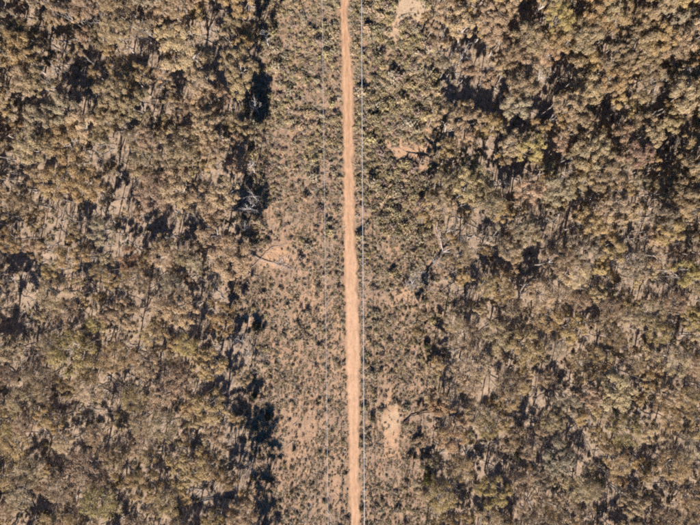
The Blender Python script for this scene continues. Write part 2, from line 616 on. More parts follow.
def make_dead(H, R, tr=0.17, nl=6):
    t = MB()
    lean = rng.normal(size=2) * 0.06 * H
    top = np.array([lean[0], lean[1], H * 0.62])
    trunk = bend((0, 0, -0.5), top, 6, 0.03)
    t.tube(trunk, np.linspace(tr, tr * 0.5, 6), 7)

    def grow(p, d, L, r, depth):
        e = p + d * L
        q = bend(p, e, 4, 0.09)
        t.tube(q, np.linspace(r, r * 0.45, 4), 4 if depth else 5)
        if depth >= 3:
            return
        for _ in range(3 if depth else 4):
            nd = d + rng.normal(size=3) * 0.55
            nd[2] = nd[2] * 0.8 + 0.18
            nd /= np.linalg.norm(nd)
            grow(q[int(rng.integers(1, 4))], nd, L * rng.uniform(0.42, 0.68), r * 0.5, depth + 1)
    for i in range(nl):
        a = i / nl * 6.28 + rng.random()
        d = np.array([math.cos(a), math.sin(a), rng.uniform(0.35, 1.1)]); d /= np.linalg.norm(d)
        grow(trunk[int(rng.integers(3, 6))], d, R * rng.uniform(0.55, 0.8), tr * 0.45, 0)
    return t, None


def joined(name, t, c, mats):
    tv_, tf_ = t.arrays()
    if c is None:
        return mesh_from(name, tv_, tf_, mats[:1])
    cv_, cf_ = c.arrays()
    mi = np.concatenate([np.zeros(len(tf_), int), np.ones(len(cf_), int)])
    return mesh_from(name, np.vstack([tv_, cv_]), np.vstack([tf_, cf_ + len(tv_)]), mats, True, mi)


KINDS = {}


def add_kind(cls, H, R, tc, bark=None):
    t, c = tc
    d = dict(H=H, R=R, trunk=t.mesh(cls + '_trunk', bark or M_BARK), crown=c.mesh(cls + '_crown', M_LEAF, smooth=False) if c else None,
             both=joined(cls + '_tree', t, c, [bark or M_BARK, M_LEAF]))
    KINDS.setdefault(cls, []).append(d)


for i in range(7):
    add_kind('broad', 13.5, 4.4, make_gum(13.5, 4.4, int(rng.integers(13, 20)), 800, 0.155, rng.uniform(0, 0.35), cl_r=(0.18, 0.38), tr=0.24))
for i in range(6):
    add_kind('medium', 10.5, 2.9, make_gum(10.5, 2.9, int(rng.integers(7, 12)), 560, 0.145, rng.uniform(0, 0.4), cl_r=(0.24, 0.46), tr=0.15))
for i in range(6):
    add_kind('sparse', 12.5, 3.6, make_gum(12.5, 3.6, 15, 480, 0.13, rng.uniform(0.45, 0.62), cl_r=(0.24, 0.42), crown_depth=0.8, tr=0.18))
for i in range(5):
    add_kind('slender', 7.5, 1.5, make_gum(7.5, 1.5, 6, 210, 0.125, 0.2, cl_r=(0.36, 0.55), crown_depth=1.1, tr=0.085))
for i in range(4):
    add_kind('pole', 11.0, 1.3, make_gum(11.0, 1.3, 4, 130, 0.125, 0.3, cl_r=(0.4, 0.6), crown_depth=1.0, tr=0.16))
for i in range(4):
    add_kind('dead', 10.0, 3.0, make_dead(10.0, 3.0), M_PALE)

# ------------------------------------------------------------------ where the trees stand (crowns and gaps read off the photograph)
GAPS = [(33, 18, 8, 9), (92, 17, 9, 5), (60, 42, 8, 9), (72, 38, 6, 4), (92, 57, 4, 8), (72, 68, 12, 7), (82, 90, 13, 15), (130, 45, 8, 13), (8, 12, 8, 8), (20, 95, 5, 5), (15, 112, 5, 4),
        (213, 24, 11, 15), (258, 15, 11, 22), (262, 40, 8, 16), (157, 50, 8, 10), (180, 77, 7, 13), (220, 65, 6, 12), (248, 82, 9, 18), (242, 105, 12, 13), (135, 40, 4, 8), (155, 90, 8, 8), (152, 105, 8, 5),
        (114, 150, 8, 14), (87, 168, 8, 7), (22, 176, 4, 9), (10, 186, 5, 4), (67, 203, 5, 4), (80, 215, 7, 11), (55, 218, 8, 14), (128, 195, 7, 13), (110, 212, 8, 8), (132, 225, 9, 9), (92, 252, 6, 5), (5, 257, 8, 5),
        (249, 172, 10, 24), (246, 205, 9, 18), (208, 175, 6, 6), (195, 183, 8, 4), (190, 228, 12, 8), (175, 220, 8, 7), (158, 224, 6, 9), (145, 235, 5, 6), (133, 200, 3, 8), (183, 243, 6, 4), (247, 228, 7, 10),
        (14, 276, 12, 14), (28, 270, 6, 10), (5, 290, 7, 7), (30, 330, 8, 14), (50, 327, 7, 14), (28, 355, 6, 7), (15, 315, 10, 12), (77, 298, 5, 4), (95, 283, 6, 7), (112, 320, 5, 6), (117, 300, 5, 5), (130, 340, 10, 4), (102, 380, 8, 6),
        (210, 294, 6, 8), (182, 278, 7, 10), (153, 280, 6, 6), (140, 345, 10, 6), (200, 332, 5, 7), (177, 328, 6, 5), (240, 352, 14, 20), (255, 326, 6, 7), (243, 332, 8, 12), (225, 370, 8, 8), (262, 342, 6, 5),
        (37, 445, 6, 8), (24, 457, 5, 6), (12, 470, 5, 6), (55, 465, 10, 6), (75, 430, 14, 10), (97, 412, 8, 8), (116, 405, 5, 8), (62, 403, 8, 5), (110, 437, 5, 6), (75, 457, 4, 6), (18, 515, 6, 8), (32, 503, 5, 6),
        (247, 440, 12, 22), (240, 465, 8, 10), (233, 394, 4, 5), (254, 396, 5, 7), (205, 490, 14, 12), (195, 515, 14, 8), (177, 453, 8, 5), (225, 440, 6, 4), (158, 485, 5, 6),
        (470, 50, 14, 11), (440, 32, 4, 9), (438, 55, 4, 4), (465, 92, 14, 7), (438, 100, 7, 9), (445, 85, 9, 9), (495, 95, 7, 11), (540, 100, 9, 7), (525, 123, 7, 5), (527, 3, 5, 5), (525, 22, 4, 6), (555, 72, 7, 14), (487, 107, 8, 6),
        (577, 12, 5, 6), (640, 2, 4, 4), (615, 38, 3, 8), (601, 50, 4, 5), (602, 74, 6, 5), (632, 86, 10, 4), (667, 92, 10, 6), (605, 115, 10, 12), (562, 68, 5, 12), (690, 125, 4, 4), (655, 118, 3, 8),
        (476, 146, 6, 5), (492, 150, 6, 8), (510, 180, 10, 10), (488, 172, 8, 10), (534, 211, 8, 5), (452, 222, 5, 7), (544, 222, 6, 12), (478, 230, 6, 12), (545, 243, 8, 12), (525, 168, 5, 7), (553, 140, 5, 4), (437, 190, 3, 3), (463, 235, 4, 8), (495, 245, 5, 4),
        (566, 163, 7, 6), (667, 145, 8, 9), (660, 155, 6, 5), (640, 198, 8, 9), (630, 178, 6, 5), (572, 207, 5, 7), (563, 225, 5, 10), (632, 238, 7, 10), (590, 195, 7, 5), (645, 215, 6, 14), (612, 228, 4, 5), (695, 225, 5, 6),
        (488, 272, 6, 12), (448, 290, 5, 10), (465, 290, 5, 10), (525, 278, 6, 7), (495, 313, 7, 7), (455, 343, 7, 7), (455, 370, 9, 15), (535, 365, 11, 7), (552, 368, 7, 7), (535, 262, 5, 9),
        (593, 278, 7, 5), (620, 285, 10, 7), (660, 283, 14, 9), (688, 290, 6, 5), (675, 322, 7, 9), (583, 315, 4, 5), (649, 322, 4, 6), (612, 262, 5, 8), (638, 342, 6, 5),
        (464, 400, 4, 8), (472, 448, 10, 9), (490, 465, 10, 11), (430, 458, 4, 14), (517, 455, 9, 7), (502, 432, 5, 5), (470, 500, 12, 9), (535, 415, 5, 20), (456, 490, 6, 7), (510, 510, 6, 7),
        (575, 430, 9, 9), (587, 450, 7, 15), (600, 470, 6, 12), (610, 515, 7, 11), (645, 415, 8, 7), (651, 452, 6, 7), (671, 443, 8, 8), (628, 477, 5, 5), (663, 490, 5, 5), (670, 500, 4, 5)]
# open, brightly lit ground between thin trees: cx, cy, rx, ry, share of trees kept
SPARSE = [(246, 408, 22, 22, .15), (250, 492, 20, 18, .15), (40, 272, 48, 42, .18), (246, 290, 24, 34, .05), (35, 235, 55, 85, .4), (55, 250, 90, 115, .65), (570, 420, 125, 100, .68), (205, 425, 70, 60, .68), (480, 320, 45, 45, .65), (12, 190, 26, 60, .35), (45, 275, 36, 34, .25), (60, 225, 30, 24, .45), (192, 415, 46, 26, .45), (515, 400, 34, 30, .35), (525, 460, 30, 40, .4), (575, 400, 32, 26, .4), (612, 480, 18, 44, .35),
          (470, 310, 26, 24, .4), (245, 300, 16, 24, .08), (520, 330, 26, 30, .5), (215, 392, 30, 20, .5), (150, 470, 40, 40, .6), (60, 400, 30, 40, .6), (620, 330, 30, 30, .6), (437, 300, 10, 30, .2), (434, 420, 10, 40, .25),
          (440, 160, 12, 22, .4), (430, 10, 12, 20, .2), (110, 90, 20, 20, .6), (100, 230, 20, 20, .6)]
OLIVE, GOLD, TAN, ROSE, GREY, RUST, LIME, CREAM = 'olive', 'golden', 'tan', 'pinkish tan', 'grey green', 'rust brown', 'yellow green', 'pale cream'
COLR = {OLIVE: (0.385, 0.302, 0.184), GOLD: (0.425, 0.315, 0.168), TAN: (0.432, 0.322, 0.212), ROSE: (0.440, 0.318, 0.220), GREY: (0.375, 0.312, 0.216), RUST: (0.450, 0.302, 0.182), LIME: (0.405, 0.326, 0.150), CREAM: (0.465, 0.362, 0.230)}
HERO = [(190, 50, 25, CREAM), (176, 16, 18, TAN), (152, 12, 12, TAN), (246, 32, 12, GOLD), (235, 62, 17, OLIVE), (238, 86, 12, OLIVE), (202, 78, 14, CREAM), (113, 33, 14, OLIVE), (98, 44, 10, OLIVE), (26, 36, 13, GOLD), (46, 85, 16, OLIVE), (15, 55, 18, GOLD),
        (140, 112, 17, OLIVE), (190, 112, 16, TAN), (231, 118, 10, OLIVE), (110, 120, 14, OLIVE), (240, 144, 8, TAN), (180, 150, 20, OLIVE), (175, 190, 20, TAN), (158, 197, 18, ROSE), (234, 166, 11, ROSE), (212, 205, 18, TAN), (88, 188, 18, GOLD), (58, 142, 22, GOLD), (30, 145, 18, OLIVE),
        (128, 256, 12, RUST), (226, 262, 20, TAN), (74, 347, 22, LIME), (88, 366, 15, GOLD), (115, 365, 16, GOLD), (126, 310, 16, TAN), (20, 400, 18, OLIVE), (86, 468, 22, TAN), (30, 462, 15, OLIVE), (104, 507, 18, LIME), (180, 462, 22, GOLD), (156, 402, 15, TAN), (205, 470, 14, GOLD), (135, 440, 14, TAN),
        (455, 10, 16, TAN), (490, 16, 18, TAN), (528, 36, 18, OLIVE), (513, 56, 14, OLIVE), (490, 70, 11, TAN), (543, 48, 13, RUST), (590, 62, 10, LIME), (590, 34, 17, OLIVE), (622, 56, 16, OLIVE), (622, 74, 14, GOLD), (650, 70, 13, OLIVE), (689, 32, 16, TAN), (625, 108, 13, GOLD), (643, 118, 11, OLIVE), (670, 118, 11, OLIVE), (690, 112, 11, TAN), (606, 10, 15, OLIVE),
        (466, 166, 13, OLIVE), (441, 148, 10, OLIVE), (491, 203, 15, OLIVE), (531, 194, 14, ROSE), (506, 216, 11, GOLD), (562, 150, 10, ROSE), (578, 180, 13, OLIVE), (620, 152, 6, CREAM), (612, 145, 7, OLIVE), (655, 166, 8, GOLD), (676, 162, 10, OLIVE), (642, 180, 9, GREY), (662, 190, 12, OLIVE), (690, 192, 14, OLIVE), (620, 226, 10, CREAM), (628, 210, 9, CREAM), (605, 219, 8, CREAM), (680, 221, 12, OLIVE), (610, 247, 14, GOLD),
        (530, 240, 12, OLIVE), (495, 233, 12, GREY), (455, 270, 10, RUST), (486, 287, 10, RUST), (545, 322, 15, GOLD), (470, 368, 18, TAN), (500, 340, 17, OLIVE), (528, 350, 18, GOLD), (571, 330, 15, GOLD), (611, 340, 9, GOLD), (652, 308, 16, OLIVE), (680, 268, 14, LIME), (606, 305, 12, TAN),
        (449, 404, 13, RUST), (447, 436, 13, RUST), (556, 460, 17, GREY), (625, 425, 16, LIME), (676, 424, 12, GOLD), (690, 502, 14, GOLD), (452, 516, 8, LIME), (468, 516, 7, LIME), (640, 366, 10, OLIVE)]
DEADT = [(100, 24, 12), (140, 30, 13), (160, 76, 9), (246, 208, 10), (575, 62, 12), (560, 170, 10), (612, 175, 11), (478, 200, 8), (60, 8, 9), (585, 120, 9), (640, 130, 8), (662, 78, 7), (236, 345, 9), (456, 347, 7), (247, 470, 10), (120, 70, 8), (700, 60, 9), (410, 285, 6)]
DEADT += [(246, 165, 8), (250, 195, 7), (240, 225, 7), (250, 100, 7), (262, 30, 7), (468, 48, 8), (600, 80, 8), (655, 95, 8), (520, 140, 8), (505, 178, 8), (590, 200, 8), (580, 165, 7), (632, 260, 7), (455, 230, 7), (440, 262, 6), (246, 355, 8), (228, 440, 8), (80, 20, 7), (118, 10, 8), (545, 75, 7)]


GAPS = [(cx, cy, rx * k_, ry * k_) for cx, cy, rx, ry in GAPS for k_ in ((1.05 if cx > 430 and cy < 300 else (1.1 if cy < 262 else 1.0)),)]


def gap_hit(px, py, r, f=0.72):
    for cx, cy, rx, ry in GAPS:
        if ((px - cx) / (rx + f * r)) ** 2 + ((py - cy) / (ry + f * r)) ** 2 < 1:
            return True
    return False


def keep_prob(px, py):
    v = 1.0
    for cx, cy, rx, ry, s in SPARSE:
        if ((px - cx) / rx) ** 2 + ((py - cy) / ry) ** 2 < 1:
            v = min(v, s)
    return v


def in_forest(px, py, r):
    return px < edge_l(py) - 0.75 * r or px > edge_r(py) + 0.75 * r


trees = []      # apparent crown centre px, py, radius px, kind, colour


def pick_col(px, py):
    n = float(fbm(px, py, 60, 3, 2))
    pool = [OLIVE] * 5 + [TAN] * 4 + [GOLD] * 3 + [GREY] * 3 + [CREAM] * 2
    if py > 262:
        pool = [GOLD] * 5 + [TAN] * 4 + [CREAM] * 4 + [OLIVE] * 3 + [LIME, GREY]
    if n > 0.55:
        pool += [GOLD] * 4 + [LIME] * 1
    if n < 0.42:
        pool += [TAN] * 4 + [ROSE]
    return pool[int(rng.integers(len(pool)))]


for (px, py, r, c) in HERO:
    cls = 'broad' if r >= 14 else 'medium'
    if py > 262 and r >= 9 and rng.random() < 0.6:
        cls = 'sparse'
    trees.append([px, py, r, cls, c])
for (px, py, r) in DEADT:
    trees.append([px, py, r, 'dead', GREY])


def free(px, py, r, f):
    for t in trees:
        if t[3] == 'dead':
            continue
        if (px - t[0]) ** 2 + (py - t[1]) ** 2 < (f * (r + t[2])) ** 2:
            return False
    return True


def spread_of(px, py):
    """how far apart crowns stand: closed canopy top and upper right, opener towards the bottom and the left middle"""
    v = float(np.interp(py, [200, 300, 525], [1.0, 1.24, 1.36]))
    if px > 430:
        v = float(np.interp(py, [230, 310, 525], [0.86, 1.2, 1.32]))
    if px < 130 and py > 130:
        v = max(v, 1.3)
    return v


X0, X1, Y0, Y1 = -45, 745, -45, 640
for (rlo, rhi, ntry, f) in ((14, 19, 4000, 0.68), (9, 14, 9000, 0.66), (6, 9, 12000, 0.68), (4.5, 6.5, 9000, 0.74)):
    for _ in range(ntry):
        px = rng.uniform(X0, X1); py = rng.uniform(Y0, Y1)
        r = rng.uniform(rlo, rhi)
        if not in_forest(px, py, r) or gap_hit(px, py, r, (0.82 if py < 262 else 0.7) if r > 6 else 1.0) or not free(px, py, r, f * spread_of(px, py)):
            continue
        if rng.random() > keep_prob(px, py) ** (1.0 if r > 9 else 0.6) * (0.93 if r > 6 else 0.8):
            continue
        if r >= 12:
            cls = 'broad' if rng.random() < (0.8 if py < 250 else 0.22) else 'sparse'
        elif r >= 7.5:
            cls = 'medium' if rng.random() < (0.85 if py < 250 else 0.35) else 'sparse'
        else:
            cls = 'slender'
        if cls == 'sparse' and (190 < px < 262 or (px > 430 and py < 250)):
            cls = 'broad' if r > 10 else 'medium'
        trees.append([px, py, r, cls, pick_col(px, py)])

# young trees spilling over the right edge into the clearing
for (px, py, r) in ((428, 60, 6), (424, 88, 5), (433, 118, 6), (428, 198, 7), (424, 222, 6), (436, 238, 6), (428, 318, 7), (418, 335, 5), (434, 362, 7), (420, 372, 5), (430, 392, 6), (422, 446, 6), (436, 462, 7), (416, 478, 6), (424, 500, 8), (410, 512, 5)):
    trees.append([px, py, r, 'slender', pick_col(px, py)])

# thin poles that stripe the open floor with their shadows
for _ in range(5000):
    px = rng.uniform(X0, X1); py = rng.uniform(Y0, Y1)
    if in_forest(px, py, 3) and rng.random() < (0.13 if keep_prob(px, py) < 0.75 else (0.03 if py < 262 else 0.08)) and not gap_hit(px, py, 3, 0.3):
        trees.append([px, py, rng.uniform(2.6, 4.6), 'pole', pick_col(px, py)])

# the woodland goes on past the frame
for gx_ in np.arange(-270, 970, 25.0):
    for gy_ in np.arange(-270, 800, 25.0):
        px = gx_ + rng.uniform(-11, 11); py = gy_ + rng.uniform(-11, 11)
        if (X0 < px < X1 and Y0 < py < Y1) or not in_forest(px, py, 10):
            continue
        trees.append([px, py, rng.uniform(9, 17), ('broad', 'medium', 'sparse')[int(rng.integers(3))], pick_col(px, py)])

recs = []
for (px, py, r, cls, c) in trees:
    kk = int(rng.integers(len(KINDS[cls])))
    kd = KINDS[cls][kk]
    base_h = {'broad': 13.5, 'medium': 10.0, 'sparse': 12.0, 'slender': 7.0, 'dead': 9.5, 'pole': 10.5}[cls]
    H = base_h * rng.uniform(0.85, 1.18)
    if py > 270:
        H *= float(np.interp(py, [270, 330], [1.0, 0.92]))
    if px > 430 and py < 290:
        H *= 1.2
    elif 195 < px < 262 and (py < 245 or 340 < py < 380):
        H *= 1.15
    if cls == 'slender':
        H = rng.uniform(5.0, 9.0)
    zc = H * 0.82
    x, y = w_of(px, py, zc)
    Rm = r * 1.1 * S * (1 - zc / ALT)
    sx = Rm / kd['R']
    recs.append(dict(x=x, y=y, px=px, py=py, r=r, cls=cls, kk=kk, col=c, sx=sx, sz=H / kd['H'], rot=rng.uniform(0, 6.283),
                     inframe=(-r < px < 700 + r and -r < py < 525 + r)))

# ------------------------------------------------------------------ individual trees: the 300 that show largest
vis = [t for t in recs if t['inframe']]
vis.sort(key=lambda t: -t['r'] * (1.25 if t['cls'] == 'dead' else 1.0))
single, rest = vis[:300], vis[300:] + [t for t in recs if not t['inframe']]
TENTH = ['topmost tenth of photo', 'second tenth from top', 'third tenth from top', 'fourth tenth from top', 'just above mid height',
         'just below mid height', 'fourth tenth from bottom', 'third tenth from bottom', 'second tenth from bottom', 'bottom tenth of photo']
ORD = ['first', 'second', 'third', 'fourth', 'fifth', 'sixth', 'seventh', 'eighth', 'ninth', 'tenth', 'eleventh', 'twelfth', 'thirteenth', 'fourteenth', 'fifteenth', 'sixteenth', 'seventeenth', 'eighteenth', 'nineteenth', 'twentieth', 'twenty-first', 'twenty-second', 'twenty-third', 'twenty-fourth', 'twenty-fifth',
       'twenty-sixth', 'twenty-seventh', 'twenty-eighth', 'twenty-ninth', 'thirtieth', 'thirty-first', 'thirty-second', 'thirty-third', 'thirty-fourth', 'thirty-fifth', 'thirty-sixth', 'thirty-seventh', 'thirty-eighth', 'thirty-ninth', 'fortieth', 'forty-first', 'forty-second', 'forty-third', 'forty-fourth', 'forty-fifth', 'forty-sixth', 'forty-seventh', 'forty-eighth', 'forty-ninth', 'fiftieth', 'fifty-first', 'fifty-second', 'fifty-third', 'fifty-fourth', 'fifty-fifth', 'fifty-sixth', 'fifty-seventh', 'fifty-eighth', 'fifty-ninth']
buckets = {}
for t in single:
    band = min(9, max(0, int(t['py'] / 52.5)))
    side = 'left' if t['px'] < 350 else 'right'
    buckets.setdefault((band, side), []).append(t)
for (band, side), lst in buckets.items():
    lst.sort(key=lambda t: abs(t['px'] - 350))
    for i, t in enumerate(lst):
        size = 'broad' if t['r'] >= 15 else ('medium' if t['r'] >= 9 else 'small')
        if t['cls'] == 'dead':
            what = 'leafless pale grey dead tree'
        else:
            what = f"{size} {'thin ' if t['cls'] == 'sparse' else ''}{t['col']} gum"
        t['label'] = f"{what}, {ORD[i]} tree {side} of clearing, {TENTH[band]}"
CJ = lambda c: tuple(float(v * k) for v, k in zip(c, rng.normal(1, 0.015, 3) * rng.normal(1, 0.07)))
for t in single:
    kd = KINDS[t['cls']][t['kk']]
    nm = 'dead_tree' if t['cls'] == 'dead' else 'gum_tree'
    root = link(nm, None, None, (t['x'], t['y'], hz(t['x'], t['y'])), (0, 0, t['rot']), (t['sx'], t['sx'], t['sz']))
    root.empty_display_size = 0.5
    tag(root, t['label'], 'dead tree' if t['cls'] == 'dead' else 'tree', 'dead trees standing in the forest' if t['cls'] == 'dead' else f"gum trees in the {'left' if t['px'] < 350 else 'right'} forest")
    link('trunk', kd['trunk'], root)
    if kd['crown']:
        cr = link('crown', kd['crown'], root)
        cr['leaf_tint'] = CJ(COLR[t['col']])


# ------------------------------------------------------------------ stuff: instanced on points with geometry nodes
TINT = {}


def source_collection(name, meshes):
    """meshes: list of (mesh, colour); kept out of the scene"""
    c = bpy.data.collections.new(name)
    for i, (me, col) in enumerate(meshes):
        o = bpy.data.objects.new(f'{name}_{i:03d}', me)
        c.objects.link(o)
    TINT[name] = np.array([col for _, col in meshes], float)
    return c


def scatter(name, coll, P, rot, scl, which, mats):
    me = bpy.data.meshes.new(name)
    P = np.asarray(P, float)
    me.vertices.add(len(P)); me.vertices.foreach_set('co', P.astype(np.float32).ravel())
    for nm, typ, val, key in (('irot', 'FLOAT_VECTOR', rot, 'vector'), ('iscl', 'FLOAT_VECTOR', scl, 'vector'), ('iidx', 'INT', which, 'value'), ('leaf_tint', 'FLOAT_VECTOR', TINT[coll.name][np.asarray(which, int)], 'vector')):
        a = me.attributes.new(nm, typ, 'POINT')
        a.data.foreach_set(key, np.asarray(val, np.int32 if typ == 'INT' else np.float32).ravel())
    for m in mats:
        me.materials.append(m)
    o = link(name, me)
    ng = bpy.data.node_groups.new(name, 'GeometryNodeTree')
    ng.interface.new_socket('Geometry', in_out='INPUT', socket_type='NodeSocketGeometry')
    ng.interface.new_socket('Geometry', in_out='OUTPUT', socket_type='NodeSocketGeometry')
    gi = ng.nodes.new('NodeGroupInput'); go = ng.nodes.new('NodeGroupOutput')
    ci = ng.nodes.new('GeometryNodeCollectionInfo')
    ci.inputs['Collection'].default_value = coll
    ci.inputs['Separate Children'].default_value = True
    ci.inputs['Reset Children'].default_value = True
    ip = ng.nodes.new('GeometryNodeInstanceOnPoints')
    ip.inputs['Pick Instance'].default_value = True

    def named(nm, typ):
        n = ng.nodes.new('GeometryNodeInputNamedAttribute')
        n.data_type = typ
        n.inputs['Name'].default_value = nm
        return n.outputs['Attribute']
    e2r = ng.nodes.new('FunctionNodeEulerToRotation')
    L = ng.links.new
    L(gi.outputs[0], ip.inputs['Points'])
    L(ci.outputs[0], ip.inputs['Instance'])
    L(named('iidx', 'INT'), ip.inputs['Instance Index'])
    L(named('irot', 'FLOAT_VECTOR'), e2r.inputs[0])
    L(e2r.outputs[0], ip.inputs['Rotation'])
    L(named('iscl', 'FLOAT_VECTOR'), ip.inputs['Scale'])
    L(ip.outputs[0], go.inputs[0])
    md = o.modifiers.new('scatter', 'NODES')
    md.node_group = ng
    return o


# the remaining trees: small saplings in view and the woodland going on past the frame
src, key = [], {}
for cls in KINDS:
    for kk, kd in enumerate(KINDS[cls]):
        for cn in ((OLIVE, TAN, GOLD, GREY, CREAM, ROSE) if cls != 'dead' else (GREY,)):
            key[(cls, kk, cn)] = len(src)
            src.append((kd['both'], CJ(COLR[cn])))
csrc = source_collection('wood', src)
Pp, Pr, Ps, Pi = [], [], [], []
for t in rest:
    cn = t['col'] if (t['cls'], t['kk'], t['col']) in key else (GOLD if t['cls'] != 'dead' else GREY)
    Pp.append((t['x'], t['y'], hz(t['x'], t['y']))); Pr.append((0, 0, t['rot'])); Ps.append((t['sx'], t['sx'], t['sz'])); Pi.append(key[(t['cls'], t['kk'], cn)])
wood = scatter('sapling_wood', csrc, Pp, Pr, Ps, Pi, [M_BARK, M_LEAF])
tag(wood, 'slender gum saplings and more woodland filling in between the larger trees', 'saplings', kind='stuff')


# ------------------------------------------------------------------ shrubs of the clearing and the understorey
def make_shrub(R, H, n, leaf, tufts):
    m = MB()
    d = rng.normal(size=(tufts, 3)); d[:, 2] = np.abs(d[:, 2])
    d /= np.linalg.norm(d, axis=1)[:, None]
    tc = d * (R * 0.62, R * 0.62, H * 0.6) * rng.uniform(0.6, 1.1, (tufts, 1)) + (0, 0, H * 0.18)
    w = rng.integers(0, tufts, n)
    dd = rng.normal(size=(n, 3)); dd /= np.linalg.norm(dd, axis=1)[:, None]
    pos = tc[w] + dd * rng.random((n, 1)) ** 0.5 * (R * 0.42, R * 0.42, H * 0.36)
    pos[:, 2] = np.abs(pos[:, 2]) + 0.02
    nrm = pos / (R, R, H) + rng.normal(size=(n, 3)) * 0.55
    L = leaf * rng.uniform(0.6, 1.4, n)
    m.leaves(pos, nrm, L, L * rng.uniform(0.25, 0.5, n))
    return m


def make_stems(R, H, n=5):
    s = MB()
    for i in range(n):
        a = i / n * 6.28 + rng.random()
        s.tube(bend((0.03 * math.cos(a), 0.03 * math.sin(a), -0.1), (R * 0.55 * math.cos(a), R * 0.55 * math.sin(a), H * 0.7), 3, 0.08), (0.03, 0.02, 0.01), 4)
    return s


SH = []
for i in range(8):
    R_, H_ = 0.6, rng.uniform(0.42, 0.75)
    SH.append((make_shrub(R_, H_, int(rng.integers(150, 230)), 0.10, int(rng.integers(6, 11))).mesh('shrub_foliage', M_SHRUB, smooth=False), make_stems(R_, H_).mesh('shrub_stems', M_BARK)))
TUS = []
for i in range(4):                # grass tussocks: upright blades
    m = MB()
    n = 70
    a = rng.random(n) * 6.28; tilt = rng.uniform(0.15, 1.0, n)
    L = rng.uniform(0.16, 0.34, n)
    d = np.stack([np.cos(a) * np.sin(tilt), np.sin(a) * np.sin(tilt), np.cos(tilt)], 1)
    b = np.stack([-np.sin(a), np.cos(a), 0 * a], 1) * 0.02
    r0 = rng.random((n, 1)) * 0.12 * d * (1, 1, 0)
    v = np.stack([r0 - b, r0 + b, r0 + d * L[:, None] + b * 0.2, r0 + d * L[:, None] - b * 0.2], 1).reshape(-1, 3)
    m.add(v, np.arange(n * 4).reshape(n, 4))
    TUS.append(m.mesh('tussock', M_SHRUB, smooth=False))
TW = []
for i in range(4):                # dead sticks lying about
    m = MB()
    L = rng.uniform(0.9, 2.0)
    q = bend((-L / 2, 0, 0.04), (L / 2, 0, 0.10), 5, 0.06)
    q[:, 2] = np.abs(q[:, 2]) * 0.5 + 0.03
    m.tube(q, np.linspace(0.045, 0.018, 5), 4)
    for j in range(3):
        s = q[int(rng.integers(1, 5))]
        m.tube(bend(s, s + np.array([rng.uniform(0.1, 0.5), rng.choice([-1, 1]) * rng.uniform(0.15, 0.5), rng.uniform(0.02, 0.2)]), 3, 0.06), (0.022, 0.015, 0.008), 3)
    TW.append(m.mesh('stick', M_DEAD))
SCOL = {'grey green': (0.310, 0.262, 0.180), 'olive': (0.325, 0.262, 0.140), 'dull green': (0.200, 0.172, 0.100), 'straw': (0.40, 0.30, 0.19), 'purplish brown': (0.270, 0.198, 0.160), 'silver grey': (0.40, 0.35, 0.275)}


def shrub_density(px, py):
    """clearing: how thick the heath stands at a photo position"""
    patch = float(fbm(px * S, py * S, 7, 4, 3))
    if px < 347:
        base = np.interp(py, [0, 110, 160, 260, 525], [1.0, 0.95, 0.65, 0.5, 0.5])
    else:
        base = np.interp(py, [0, 60, 240, 300, 525], [0.9, 0.95, 0.68, 0.42, 0.5])
    coarse = float(fbm(px * S, py * S, 19, 1, 2))
    return base * 0.92 * np.clip(1.12 + (patch - 0.5) * (2.6 if py < 130 else 3.6) + (coarse - 0.5) * (0.4 if py < 130 else 1.2), 0.28, 1.5)


BAREPX = [(b[0], b[1], b[2], b[3], b[4]) for b in BARE if b[4] > .33]
SHLOGS = [(426, 272, 442, 252), (442, 252, 435, 228), (442, 252, 463, 240), (247, 252, 291, 270), (250, 269, 272, 247), (272, 247, 287, 244), (405, 420, 420, 413), (420, 413, 446, 410), (406, 152, 432, 158), (424, 138, 432, 145)]


def near_shlog(px, py):
    for ax, ay, bx, by in SHLOGS:
        t = min(1, max(0, ((px - ax) * (bx - ax) + (py - ay) * (by - ay)) / ((bx - ax) ** 2 + (by - ay) ** 2)))
        if math.hypot(px - ax - t * (bx - ax), py - ay - t * (by - ay)) < 4.2:
            return True
    return False


shr = []
cellm = 0.64
for xw in np.arange(-32, 30, cellm):
    for yw in np.arange(-82, 76, cellm):
        x = xw + rng.uniform(-.5, .5) * cellm; y = yw + rng.uniform(-.5, .5) * cellm
        px, py = p_of(x, y)
        if px < edge_l(py) - 4 or px > edge_r(py) + 6:
            continue
        l, r = track_lr(y)
        if l - 0.15 < x < r + 0.15:
            continue
        dn = shrub_density(px, py)
        b = max((s * max(0, 1 - (((px - cx) / rx) ** 2 + ((py - cy) / ry) ** 2)) for cx, cy, rx, ry, s in BAREPX), default=0)
        dn *= 1 - min(1, 1.35 * b)
        if rng.random() > dn * 0.86:
            continue
        if any(abs(px - (ax + bx) / 2) < 26 and abs(py - (ay + by) / 2) < 20 for ax, ay, bx, by in SHLOGS) and near_shlog(px, py):
            continue
        R = float(np.clip(rng.lognormal(-0.78, 0.50), 0.18, 1.7))
        if px > 362 and py < 260:
            R *= 1.18
        if px > 362 and py > 230:
            R *= 0.78
        if px < 347 and py > 250:
            R *= 0.72
        if py < 120:
            R *= 1.1
        if l - R * 0.6 < x < r + R * 0.6:
            R *= 0.5
        pool = ['grey green'] * 4 + ['olive'] * 3 + ['dull green'] + ['silver grey'] * 3 + ['purplish brown'] * 2 + ['straw'] * 2
        if px > 362 and py < 260:
            pool += ['olive'] * 1
        if px < 347 and py > 160:
            pool += ['silver grey'] * 3 + ['purplish brown'] * 2
        if R > 0.62:
            pool = [c_ for c_ in pool if c_ != 'silver grey']
        shr.append((x, y, R, px, py, pool[int(rng.integers(len(pool)))]))
